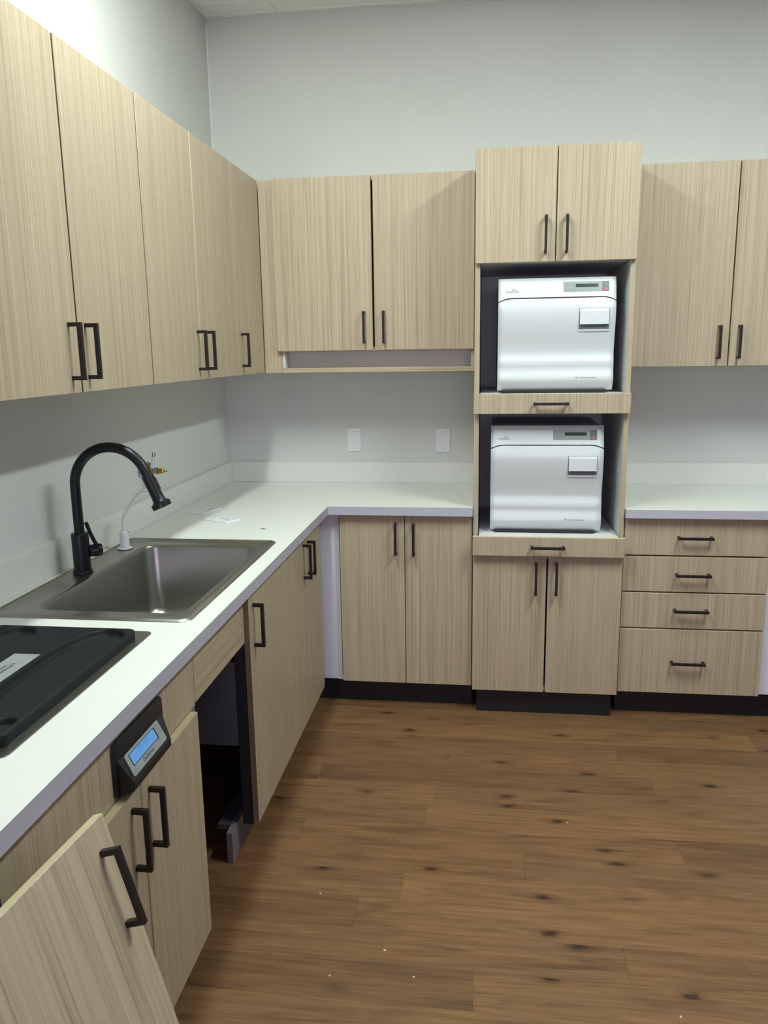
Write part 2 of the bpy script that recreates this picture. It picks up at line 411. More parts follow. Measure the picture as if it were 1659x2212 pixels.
# back wall, left of the tower: two doors over an open slot
BY = -0.3591
c = thing('wall_cabinet', 'oak wall cabinet on the back wall with an open slot under its two doors', 'cabinet', (0.8, -0.17, 1.467))
finish('carcass', open_box(0.395, 1.2525, BY+0.0205, -0.0005, 1.559, UT, '-y'), 'edge', c)
finish('corner_stile', B(UX+0.0015, 0.3945, BY+0.0192, BY+0.040, 1.467, UT, 0.001), 'lam', c)
door_y(c, BY-0.003, 0.3762, 0.8090, 1.5624, UT, 0.772, 1.660)
door_y(c, BY, 0.8150, 1.2495, 1.5624, UT, 0.858, 1.660)
finish('slot_side', B(0.3947, 0.4050, BY+0.0205, -0.0005, 1.4885, 1.5585, 0.0005), 'white', c)
finish('slot_side', B(1.2360, 1.2525, BY+0.0205, -0.0005, 1.4885, 1.5585, 0.0005), 'lam', c)
finish('slot_back', B(0.4053, 1.2357, -0.262, -0.250, 1.4885, 1.5585, 0), 'white', c)
finish('slot_shelf', B(0.3947, 1.2525, BY+0.0195, -0.0005, 1.4670, 1.4880, 0.0008), 'lamx', c)
# back wall, right of the tower
c = thing('wall_cabinet', 'double-door oak wall cabinet right of the tower, above the drawers', 'cabinet', (2.3, -0.17, 1.475))
finish('carcass', open_box(1.8735, 2.747, -0.3245, -0.0005, 1.475, UT, '-y'), 'edge', c)
door_y(c, -0.345, 1.8745, 2.3080, 1.4755, UT-0.001, 2.266, 1.5735)
door_y(c, -0.345, 2.3105, 2.7460, 1.4755, UT-0.001, 2.3455, 1.5735)

# base run on the left wall
LF, TK, TOP = 0.6137, 0.1148, H-CT-0.001
c = thing('base_cabinet', 'single-door oak base cabinet beside the open knee space', 'cabinet', (0.3, -1.48, 0))
door_x(c, LF, -1.7172, -1.2450, TK, TOP-0.002, -1.6745, 0.7515, edge='edgeshade')
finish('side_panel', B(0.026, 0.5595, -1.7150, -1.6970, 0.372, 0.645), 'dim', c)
finish('front_stile', B(0.560, LF-0.0205, -1.7150, -1.6970, 0.1065, TOP-0.0005), 'dark', c)  # stile and inner boards blackened, cavity shade put into their colour
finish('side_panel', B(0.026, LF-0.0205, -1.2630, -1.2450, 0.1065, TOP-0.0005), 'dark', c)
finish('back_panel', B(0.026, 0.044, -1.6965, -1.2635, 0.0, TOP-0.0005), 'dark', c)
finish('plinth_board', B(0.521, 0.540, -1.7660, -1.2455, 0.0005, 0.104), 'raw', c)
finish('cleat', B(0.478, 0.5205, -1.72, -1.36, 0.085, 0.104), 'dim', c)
finish('screw', lathe((0.499, -1.655, 0.104), [(0.004, 0), (0.004, 0.001), (0.002, 0.0016)], 10), 'chrome', c)
c = thing('base_cabinet', 'double-door oak base cabinet on the left run, next to the inside corner', 'cabinet', (0.3, -0.96, 0))
finish('carcass', open_box(0.026, LF-0.0205, -1.2440, -0.6830, TK-0.002, TOP-0.0005, '+x'), 'white', c)
door_x(c, LF, -1.2450, -0.9702, TK, TOP-0.002, -1.0045, 0.7685)
door_x(c, LF, -0.9702, -0.6819, TK, TOP-0.002, -0.9300, 0.7655)
finish('toe_kick', B(0.521, 0.540, -1.2440, -0.5570, 0.0005, 0.1115), 'kick', c)
# apron over the knee space
ap = finish('apron_panel', B(0.5785, 0.5975, -2.1290, -1.7195, 0.711, TOP, 0.0008), 'lamh')
tag(ap, 'short oak apron panel with crosswise grain bridging the knee space', 'panel')
# near cabinet with a fixed rail and two low doors
NF = 0.616
c = thing('base_cabinet', 'near oak base cabinet with low doors under a fixed rail holding the blue display', 'cabinet', (0.3, -2.5, 0))
finish('carcass', open_box(0.026, 0.5775, -2.9450, -2.1310, 0.100, 0.735, '+x'), 'white', c)
finish('rail', B(0.578, 0.5965, -2.9450, -2.1305, 0.7045, TOP, 0.0008), 'lam', c)
finish('end_stile', B(0.578, 0.5950, -2.1680, -2.1310, 0.102, 0.704, 0.0005), 'raw', c)
door_x(c, NF, -2.4954, -2.1665, 0.1019, 0.7058, -2.4600, 0.6085)
door_x(c, NF, -2.8250, -2.4970, 0.1019, 0.7058, -2.5420, 0.6085)
finish('toe_kick', B(0.521, 0.540, -2.9450, -2.1310, 0.0005, 0.0995), 'kick', c)
c = thing('base_cabinet', 'full-height oak base cabinet half hidden behind the leaning door', 'cabinet', (0.3, -3.3, 0))
finish('carcass', open_box(0.026, LF-0.0205, -3.68, -2.9460, TK-0.002, TOP-0.0005, '+x'), 'white', c)
door_x(c, LF, -3.31, -2.9470, TK, TOP-0.002, -3.0060, 0.7600)
door_x(c, LF, -3.68, -3.31, TK, TOP-0.002, -3.6400, 0.7600)
finish('toe_kick', B(0.521, 0.540, -3.68, -2.9460, 0.0005, 0.1115), 'kick', c)

# base run on the back wall
BF = -0.6148
c = thing('base_cabinet', 'double-door oak base cabinet on the back wall, left of the tower', 'cabinet', (0.93, -0.3, 0))
finish('carcass', open_box(0.660, 1.2535, BF+0.0205, -0.024, TK-0.002, TOP-0.0005, '-y'), 'white', c)
finish('corner_filler', B(0.560, 0.6595, BF+0.0225, BF+0.040, TK, TOP-0.0005, 0.0008), 'filler', c, label='white corner filler strip')
door_y(c, BF, 0.6825, 0.9659, TK, TOP-0.002, 0.9285, 0.7735)
door_y(c, BF, 0.9659, 1.2530, TK, TOP-0.002, 1.0050, 0.7710)
finish('toe_kick', B(0.5415, 1.2535, -0.555, -0.537, 0.0005, 0.1115), 'kick', c)
c = thing('drawer_cabinet', 'oak base cabinet of four drawers right of the tower', 'cabinet', (2.16, -0.3, 0))
finish('carcass', open_box(1.8735, 2.4515, BF+0.0205, -0.024, TK-0.002, TOP-0.0005, '-y'), 'white', c)
for z0, z1, hz in ((0.7190, 0.8735, 0.796), (0.5632, 0.7125, 0.639), (0.4050, 0.5568, 0.486), (0.1148, 0.3985, 0.257)):
    door_y(c, BF, 1.8735, 2.4515, z0, z1, 2.153, hz, along='y', name='drawer')
finish('corner_filler', B(2.4530, RX-0.0005, BF+0.0225, BF+0.040, TK, TOP-0.0005, 0.0008), 'filler', c, label='white filler panel')
finish('toe_kick', B(1.8735, RX-0.0005, -0.555, -0.537, 0.0005, 0.1115), 'kick', c)

# equipment tower
T0, T1, T2, TF = 1.2560, 1.5636, 1.8695, -0.6448
c = thing('equipment_tower', 'tall oak tower cabinet with two open niches for the sterilizers', 'cabinet', (1.563, -0.32, 0))
CY = TF+0.0195
finish('side_panel', B(T0, T0+0.019, CY, -0.001, 0.1095, 2.3075), 'lam', c)
finish('side_panel', B(T2-0.019, T2, CY, -0.001, 0.1095, 2.3075), 'lam', c)
IX0, IX1 = T0+0.0193, T2-0.0193
finish('inner_lining', B(IX0, IX0+0.0006, CY+0.001, -0.012, 0.13, 1.885, 0), 'white', c)
finish('inner_lining', B(IX1-0.0006, IX1, CY+0.001, -0.012, 0.13, 1.885, 0), 'white', c)
IX0 += 0.001; IX1 -= 0.001
finish('back_panel', B(IX0, IX1, -0.010, -0.001, 0.13, 2.28), 'white', c)
finish('top_panel', B(IX0, IX1, CY, -0.011, 2.2885, 2.3075), 'lam', c)
finish('fixed_shelf', B(IX0, IX1, CY+0.001, -0.011, 1.889, 1.906), 'white', c)
finish('fixed_shelf', B(IX0, IX1, CY+0.001, -0.011, 1.304, 1.322), 'white', c)
finish('fixed_shelf', B(IX0, IX1, CY+0.001, -0.011, 0.697, 0.715), 'white', c)
finish('floor_panel', B(IX0, IX1, CY+0.001, -0.011, 0.1095, 0.1275), 'white', c)
door_y(c, TF, T0, T1-0.0005, 1.8874, 2.3060, 1.5235, 1.986)
door_y(c, TF, T1+0.0005, T2, 1.8874, 2.3060, 1.6025, 1.986)
door_y(c, TF, T0, T1-0.0015, 0.1095, 0.7140, 1.5175, 0.6195)
door_y(c, TF, T1+0.0030, T2, 0.1095, 0.7140, 1.6010, 0.6205)
for yf, z0, z1, hz in ((-0.652, 1.3026, 1.3825, 1.3435), (-0.672, 0.7188, 0.7997, 0.7605)):
    tr = finish('pull_out_tray', B(T0-0.001, T2+0.001, yf, yf+0.019, z0, z1, 0.0012), 'lam', c, band=(1, 'edge'))
    finish('tray_board', B(IX0+0.004, IX1-0.004, yf+0.0192, -0.03, z1-0.0185, z1-0.0005), 'white', tr)
    pull(tr, (1.5605, yf, hz), '-y', 'y')
finish('toe_kick', B(T0+0.02, T2-0.02, -0.617, -0.599, 0.0005, 0.1090), 'kick', c)

# ------------------------------------------------------------------ worktops with upstands
SX0, SX1, SY0, SY1 = 0.062, 0.575, -2.105, -1.283      # sink cut-out
KX0, KX1, KY0, KY1 = 0.175, 0.500, -2.740, -2.235      # cleaner cut-out
CD = 0.6419
wt = thing('worktop', 'white L-shaped worktop with sink running round the left corner', 'worktop', (0.3, -1.5, H-CT))
xs = [WX+0.0005, SX0, KX0, KX1, SX1, CD, 1.2545]; ys = [-3.69, KY0, KY1, SY0, SY1, -CD, -0.0005]
def keep(x, y):
    if SX0 < x < SX1 and SY0 < y < SY1: return False
    if KX0 < x < KX1 and KY0 < y < KY1: return False
    return x < CD or y > -CD
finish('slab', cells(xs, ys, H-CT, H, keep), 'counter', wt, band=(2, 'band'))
BS = 0.0180
finish('upstand', B(WX+0.0005, WX+BS, -3.69, -0.0005, H+0.0002, H+0.1013, 0.001), 'counter', wt)
finish('upstand', B(WX+BS+0.0003, 1.2545, -BS, -0.0005, H+0.0002, H+0.1013, 0.001), 'counter', wt)
wt = thing('worktop', 'short white worktop right of the tower, above the drawers', 'worktop', (2.5, -0.3, H-CT))
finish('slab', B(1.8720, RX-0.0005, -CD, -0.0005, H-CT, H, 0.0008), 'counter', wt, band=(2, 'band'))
finish('upstand', B(1.8720, RX-0.0005, -BS, -0.0005, H+0.0002, H+0.1013, 0.001), 'counter', wt)

# ------------------------------------------------------------------ sink
def ring(q, r, z, n=8): return [(x, y, z) for x, y in rrect(*q, r, n)]
s = thing('sink', 'stainless drop-in sink with one wide bowl', 'sink', (0.32, -1.69, H))
RO, BO = (0.047, 0.589, -2.119, -1.270), (0.153, 0.546, -2.050, -1.365)
gr = lambda q, d: (q[0]-d, q[1]+d, q[2]-d, q[3]+d)
finish('bowl', loft([ring(RO, 0.028, H+0.0004), ring(gr(RO, -0.003), 0.026, H+0.0042), ring(gr(RO, -0.009), 0.022, H+0.0062),
    ring(gr(RO, -0.014), 0.020, H+0.0022), ring(gr(BO, 0.022), 0.062, H+0.0020), ring(gr(BO, 0.010), 0.054, H+0.0030), ring(gr(BO, 0.004), 0.050, H+0.0010),
    ring(gr(BO, 0.0), 0.047, H-0.008), ring(gr(BO, -0.008), 0.047, H-0.212), ring(gr(BO, -0.012), 0.048, H-0.228),
    ring(gr(BO, -0.024), 0.046, H-0.241), ring(gr(BO, -0.050), 0.050, H-0.247), ring((0.31, 0.41, -1.75, -1.65), 0.048, H-0.2525)], False, True), 'steel', s, smooth=True)
finish('drain', lathe((0.36, -1.70, H-0.2535), [(0.043, 0.001), (0.043, 0.004), (0.036, 0.005), (0.032, 0.002), (0.012, 0.002), (0.010, 0.008), (0.004, 0.010)], 28), 'chrome', s, smooth=True)

# ------------------------------------------------------------------ black tap
fx, fy = 0.102, -1.712; z0 = H+0.0047
f = thing('tap', 'matte black gooseneck kitchen tap with pull-out spray head', 'tap', (fx, fy, z0))
finish('base_ring', lathe((fx, fy, z0-0.0020), [(0.0285, 0), (0.0285, 0.006), (0.027, 0.008)], 32), 'faucet', f, smooth=True)
finish('body', lathe((fx, fy, z0+0.0062), [(0.0250, 0), (0.0250, 0.110), (0.0245, 0.113), (0.0235, 0.114), (0.016, 0.114)], 32), 'faucet', f, smooth=True)
R, zc, end = 0.115, 1.182, radians(23)
path = [(fx, fy, z0+0.119), (fx, fy, 1.10), (fx, fy, 1.15)]
for k in range(25):
    a = pi - (pi-end)*k/24; path.append((fx+R+R*cos(a), fy, zc+R*sin(a)))
d = Vector((sin(end), 0, -cos(end))); p = Vector(path[-1]); path.append(tuple(p+d*0.012))
finish('spout', tube(path, 0.0148, 20), 'faucet', f, smooth=True)
p = p + d*0.0125
sp = finish('spray_head', lathe(p, [(0.0150, 0), (0.0172, 0.002), (0.0172, 0.060), (0.0180, 0.076), (0.0195, 0.082), (0.0240, 0.0865), (0.0285, 0.0880), (0.0285, 0.1020), (0.0272, 0.1035)], 28, d), 'faucet', f, smooth=True)
sd = Vector((cos(end), 0, sin(end)))
bt = tube([p+d*0.014+sd*0.0160, p+d*0.052+sd*0.0160], 0.0052, 10); finish('spray_button', bt, 'blackmetal', sp, smooth=True)
ld_ = Vector((0.80, 0.60, 0)).normalized(); hub = Vector((fx, fy, z0+0.062))
finish('lever_hub', lathe(hub+ld_*0.0235, [(0.0185, 0), (0.0185, 0.018), (0.0192, 0.019), (0.0192, 0.032), (0.0175, 0.036), (0.010, 0.038)], 26, ld_), 'faucet', f, smooth=True)
a = hub+ld_*0.044+Vector((0, 0, 0.0180)); finish('lever', tube([a, a+Vector((-0.010, -0.006, 0.030)), a+Vector((-0.020, -0.012, 0.070))], [0.0062, 0.0056, 0.0058], 14), 'faucet', f, smooth=True)

# ------------------------------------------------------------------ white drinking water dispenser
dx, dy = 0.099, -1.420; z0 = H+0.0023
w = thing('water_dispenser', 'small white drinking water tap with curved spout at the sink corner', 'tap', (dx, dy, z0))
finish('seal_ring', lathe((dx, dy, z0), [(0.0255, 0), (0.0255, 0.002)], 28), 'kick', w, smooth=True)
finish('base_ring', lathe((dx, dy, z0+0.0021), [(0.0250, 0), (0.0245, 0.003), (0.019, 0.0045)], 28), 'plastic', w, smooth=True)
finish('body', lathe((dx, dy, z0+0.0067), [(0.0155, 0), (0.0155, 0.036), (0.0150, 0.043), (0.0132, 0.050), (0.0100, 0.0545), (0.0055, 0.057), (0.003, 0.0572)], 26), 'plastic', w, smooth=True)
pt = [(dx, dy, z0+0.0645), (dx, dy, z0+0.092), (dx+0.004, dy, z0+0.108), (dx+0.016, dy+0.002, z0+0.132), (dx+0.048, dy+0.006, z0+0.176), (dx+0.062, dy+0.008, z0+0.192), (dx+0.080, dy+0.010, z0+0.200), (dx+0.096, dy+0.012, z0+0.196), (dx+0.106, dy+0.014, z0+0.184)]
sm = []
for k in range(len(pt)-1):
    P0, P1, P2, P3 = (Vector(pt[min(max(k+q, 0), len(pt)-1)]) for q in (-1, 0, 1, 2))
    for j in range(4):
        t = j/4; sm.append(0.5*((2*P1)+(P2-P0)*t+(2*P0-5*P1+4*P2-P3)*t*t+(3*P1-P0-3*P2+P3)*t**3))
finish('spout', tube(sm, 0.0048, 12), 'plastic', w, smooth=True)
finish('lever', tube([(dx+0.0160, dy+0.006, z0+0.058), (dx+0.024, dy+0.02, z0+0.061), (dx+0.042, dy+0.05, z0+0.062)], [0.0045, 0.0035, 0.0020], 10), 'plastic', w, smooth=True)

# ------------------------------------------------------------------ valve on the left wall
vy, vz = -1.050, 1.126
v = thing('wall_valve', 'brass shut-off valve with white stub tubes sticking out of the left wall', 'valve', (WX, vy, vz))
X = (1, 0, 0)
finish('escutcheon', lathe((WX+0.0003, vy, vz), [(0.026, 0), (0.025, 0.003), (0.012, 0.007)], 24, X), 'chrome', v, smooth=True)
finish('stub_pipe', lathe((WX+0.0075, vy, vz), [(0.008, 0), (0.008, 0.018)], 18, X), 'chrome', v, smooth=True)
finish('body', lathe((WX+0.0258, vy, vz), [(0.011, 0), (0.0135, 0.002), (0.0135, 0.014), (0.011, 0.017), (0.009, 0.019), (0.009, 0.030)], 8, X), 'brass', v)
finish('collar', lathe((WX+0.0560, vy, vz), [(0.0125, 0), (0.0125, 0.013)], 8, X), 'chrome', v)
finish('nut', lathe((WX+0.0692, vy, vz), [(0.009, 0), (0.0125, 0.001), (0.0125, 0.005), (0.008, 0.006), (0.008, 0.010), (0.0105, 0.011), (0.0105, 0.020), (0.007, 0.023)], 6, X), 'brass', v)
finish('outlet_tip', lathe((WX+0.0924, vy, vz), [(0.0025, 0), (0.0020, 0.014)], 10, X), 'chrome', v, smooth=True)
finish('valve_stem', lathe((WX+0.034, vy, vz+0.0128), [(0.006, 0), (0.006, 0.010)], 12), 'brass', v, smooth=True)
finish('valve_lever', tube([(WX+0.043, vy, vz+0.0262), (WX+0.034, vy, vz+0.0285), (WX+0.022, vy, vz+0.029), (WX+0.013, vy, vz+0.022)], [0.0050, 0.0062, 0.005, 0.003], 10), 'chrome', v, smooth=True)
for q, (ox, oy, h) in enumerate(((0.050, 0.006, 0.044), (0.062, 0.0, 0.042), (0.0545, -0.0055, 0.040))):
    tb = finish('stub_tube', lathe((WX+ox, vy+oy, vz+0.0128), [(0.0042, 0), (0.0042, h), (0.003, h+0.001)], 12), 'plastic', v, smooth=True)
    finish('tube_tip', lathe((WX+ox, vy+oy, vz+0.0142+h), [(0.0022, 0), (0.0016, 0.012)], 8), 'kick' if q == 0 else 'seal', tb, smooth=True)

# ------------------------------------------------------------------ built-in cleaner: steel rim and basin, black lid, label
k = thing('built_in_basin', 'stainless rim and basin let into the worktop beneath the black lid', 'basin', (0.34, -2.49, H))
KO = (0.148, 0.5285, -2.790, -2.187)
KI = (KX0+0.004, KX1-0.004, KY0+0.004, KY1-0.004)
finish('basin', loft([ring(KO, 0.018, H+0.0003), ring(gr(KO, -0.001), 0.017, H+0.0020), ring(gr(KI, 0.004), 0.02, H+0.0020), ring(KI, 0.02, H-0.002), ring(gr(KI, -0.004), 0.03, H-0.15), ring(gr(KI, -0.03), 0.03, H-0.165)], False, True), 'steel', k, smooth=True)
LX0, LX1, LY0, LY1, LZ, LT = 0.165, 0.5080, -2.7580, -2.2310, H+0.0023, 0.0225
l = thing('basin_lid', 'black moulded plastic lid with curved hand grooves over the built-in basin', 'lid', ((LX0+LX1)/2, (LY0+LY1)/2, LZ))
cen = [(0.484, -2.283), (0.468, -2.262), (0.444, -2.259), (0.424, -2.280), (0.4075, -2.330), (0.3985, -2.390), (0.3955, -2.450), (0.3955, -2.540), (0.3985, -2.600), (0.4075, -2.660), (0.424, -2.710), (0.444, -2.731), (0.468, -2.728), (0.484, -2.707)]
def pdist(x, y, sh):
    best = 9
    for (ax, ay), (bx, by) in zip(cen, cen[1:]):
        ax += sh; bx += sh; ux, uy = bx-ax, by-ay
        t = min(1, max(0, ((x-ax)*ux+(y-ay)*uy)/(ux*ux+uy*uy))); best = min(best, math.hypot(x-ax-t*ux, y-ay-t*uy))
    return best
def lidz(x, y):
    e = min(x-LX0, LX1-x, y-LY0, LY1-y); z = LT - 0.004*max(0, 1-e/0.006)**2
    for sh in (0.0, -0.212):
        dd = pdist(x, y, sh)
        if dd < 0.0190: z -= 0.0125*(0.5+0.5*cos(pi*min(1, max(0, (dd-0.0100)/0.009))))
    return z
bm = bmesh.new(); NX, NY = 200, 300; r_ = 0.016; V = []
def squash(x, y):
    # round the corners of the grid outline
    for cx, cy, sx, sy in ((LX0+r_, LY0+r_, -1, -1), (LX1-r_, LY0+r_, 1, -1), (LX0+r_, LY1-r_, -1, 1), (LX1-r_, LY1-r_, 1, 1)):
        ex, ey = (x-cx)*sx, (y-cy)*sy
        if ex > 0 and ey > 0:
            m_ = max(ex, ey); h_ = math.hypot(ex, ey); return cx+sx*ex*m_/h_, cy+sy*ey*m_/h_
    return x, y
for i in range(NX+1):
    row = []
    for j in range(NY+1):
        x = LX0+(LX1-LX0)*i/NX; y = LY0+(LY1-LY0)*j/NY; x2, y2 = squash(x, y)
        row.append(bm.verts.new((x2, y2, LZ+lidz(x, y))))
    V.append(row)
for i in range(NX):
    for j in range(NY): bm.faces.new((V[i][j], V[i+1][j], V[i+1][j+1], V[i][j+1]))
edge = [V[i][0] for i in range(NX)]+[V[NX][j] for j in range(NY)]+[V[NX-i][NY] for i in range(NX)]+[V[0][NY-j] for j in range(NY)]
low = [bm.verts.new((q.co.x, q.co.y, LZ)) for q in edge]
for q in range(len(edge)): bm.faces.new((edge[q], low[q], low[(q+1) % len(edge)], edge[(q+1) % len(edge)]))
bm.faces.new(low)
finish('shell', bm, 'lid', l, smooth=True)
lb = finish('label_plate', B(0.3160, 0.3740, -2.5740, -2.4110, LZ+LT+0.0002, LZ+LT+0.0026, 0.0006), 'steelplate', l, label='silver label plate')
finish('lettering', remap(logo_bm(0.066), lambda u, w_: (0.3475-w_, -2.4925+u, LZ+LT+0.0029)), 'inkdark', lb)

# ------------------------------------------------------------------ control panel with blue display
c = thing('control_panel', 'black wedge-shaped control panel with lit blue display on the cabinet rail', 'control panel', (0.5975, -2.455, 0.70))
XR = 0.5977
def yz(q, r, x): return [(x, y, z) for y, z in rrect(*q, r, 5)]
finish('housing', loft([yz((-2.572, -2.336, 0.712, 0.827), 0.012, XR), yz((-2.571, -2.337, 0.713, 0.826), 0.012, XR+0.005), yz((-2.566, -2.343, 0.717, 0.821), 0.010, XR+0.0075)]), 'kick', c, smooth=True)
wd = bmesh.new(); A0, A1 = (-2.562, -2.348), (-2.562, -2.380)
prof = [(XR+0.0078, 0.714, A0), (0.632, 0.726, A1), (0.6365, 0.730, A1), (0.6365, 0.745, A1), (0.634, 0.7495, A1), (XR+0.0078, 0.789, A0)]
La = [wd.verts.new((x, a_[0], z)) for x, z, a_ in prof]; Ra = [wd.verts.new((x, a_[1], z)) for x, z, a_ in prof]
for q in range(6): wd.faces.new((La[q], La[(q+1) % 6], Ra[(q+1) % 6], Ra[q]))
wd.faces.new(La); wd.faces.new(Ra); finish('wedge', wd, 'kick', c)
TLp, TRp, BLp, BRp = Vector((0.6065, -2.541, 0.7880)), Vector((0.6065, -2.382, 0.7880)), Vector((0.6325, -2.553, 0.7520)), Vector((0.6325, -2.393, 0.7520))
nrm = (TRp-TLp).cross(BLp-TLp).normalized()
if nrm.x < 0: nrm = -nrm
def face(s_, t_, up=0.0):
    return (TLp*(1-s_)+TRp*s_)*(1-t_)+(BLp*(1-s_)+BRp*s_)*t_ + nrm*(up+0.0006)
def patch(name, pts, up, m, parent, base=0.0):
    return finish(name, loft([[face(s_, t_, base) for s_, t_ in pts], [face(s_, t_, up) for s_, t_ in pts]]), m, parent)
fp = patch('face_plate', [(x, y) for x, y in rrect(0.0, 1.0, 0.0, 1.0, 0.06, 4)], 0.0015, 'steelplate', c)
patch('display_surround', rrect(0.085, 0.845, 0.115, 0.655, 0.01, 1), 0.0018, 'kick', fp, 0.0016)
patch('display', rrect(0.10, 0.815, 0.14, 0.62, 0.01, 1), 0.0021, 'bluescreen', fp, 0.0019)
Wf = 0.158; Hf = 0.0444
fmap = lambda s0, t0, up: (lambda u, w_: face(s0+u/Wf, t0-w_/Hf, up))
finish('display_text', remap(text_bm('LOW LEVEL', 0.0105), fmap(0.47, 0.27, 0.0024)), 'lcdink', fp)
finish('lettering', remap(text_bm('QuickClean', 0.0105), fmap(0.47, 0.81, 0.0018)), 'inkdark', fp)
def key(s0, t0, sym):
    bm = bmesh.new(); arc_into(bm, 0, 0, 0.0058, 0.0008, 0, 360, 20)
    finish('key_outline', remap(bm, fmap(s0, t0, 0.0018)), 'ringgrey', fp)
    finish('key_mark', remap(text_bm(sym, 0.008), fmap(s0, t0, 0.0018)), 'ink', fp)
for q in ((0.10, 0.84, '\u2022'), (0.83, 0.76, '<'), (0.905, 0.20, '+'), (0.925, 0.48, '-')): key(*q)

# ------------------------------------------------------------------ loose cabinet door leaning on the base cabinets
def leaning():
    Tp = Vector((0.680, -2.768, 0.815)); e = Vector((-0.012, -0.282, 0.013)).normalized()
    dn = Vector((0.250, -0.046, -0.815)); dn = (dn - e*dn.dot(e)).normalized()
    Ld = (Tp.z-0.0015)/-dn.z
    up = -dn; out = up.cross(e)
    if out.x < 0: out = -out
    Wd = 0.433; org = Tp + dn*Ld + e*Wd/2              # bottom centre on the front face
    ax = -e                                              # local x runs towards the back wall
    out = ax.cross(up).normalized() if ax.cross(up).x > 0 else -(ax.cross(up)).normalized()
    # local axes: x = ax, y = up x ax, z = up
    yv = up.cross(ax).normalized()
    m = Matrix((ax, yv, up)).transposed().to_4x4(); m.translation = org
    o = thing('loose_cabinet_door', 'detached oak door leaning at an angle against the near base cabinets', 'cabinet door')
    o.matrix_world = m
    sgn = 1 if yv.x > 0 else -1                          # which way local y faces the room
    a, b = (-0.019, 0) if sgn > 0 else (0, 0.019)
    finish('panel', B(-Wd/2, Wd/2, a, b, 0, Ld, 0.0012), 'lamlean', o, local=True, band=(1, 'edge'))
    bm = pull_bm(); bm.transform(Matrix.Rotation(radians(90*sgn), 4, 'Z'))
    bmesh.ops.translate(bm, verts=bm.verts, vec=(Wd/2-0.037, 0, Ld-0.115))
    finish('handle', bm, 'blackmetal', o, local=True)
leaning()

# ------------------------------------------------------------------ sterilizers
PR = [(0.000, 0.030), (0.014, 0.0185), (0.030, 0.0090), (0.045, 0.0060), (0.060, 0.0085), (0.074, 0.0125), (0.088, 0.0145), (0.102, 0.0135), (0.116, 0.0145), (0.134, 0.0195), (0.150, 0.0212), (0.185, 0.0170), (0.225, 0.0100), (0.265, 0.0040), (0.300, 0.0005), (0.322, 0.0010), (0.350, 0.0070), (0.380, 0.0150), (0.405, 0.0220), (0.425, 0.0300), (0.4375, 0.0380)]
def prof_at(z):
    z = min(max(z, 0), 0.4375)
    for k in range(len(PR)-1):
        if z <= PR[k+1][0]: break
    p0, p1, p2, p3 = (PR[min(max(k+q, 0), len(PR)-1)] for q in (-1, 0, 1, 2))
    h = p2[0]-p1[0]; t = (z-p1[0])/h
    m1 = (p2[1]-p0[1])/max(1e-6, p2[0]-p0[0])*h; m2 = (p3[1]-p1[1])/max(1e-6, p3[0]-p1[0])*h
    return (2*t**3-3*t*t+1)*p1[1]+(t**3-2*t*t+t)*m1+(-2*t**3+3*t*t)*p2[1]+(t**3-t*t)*m2
SW, SD = 0.4560, 0.47
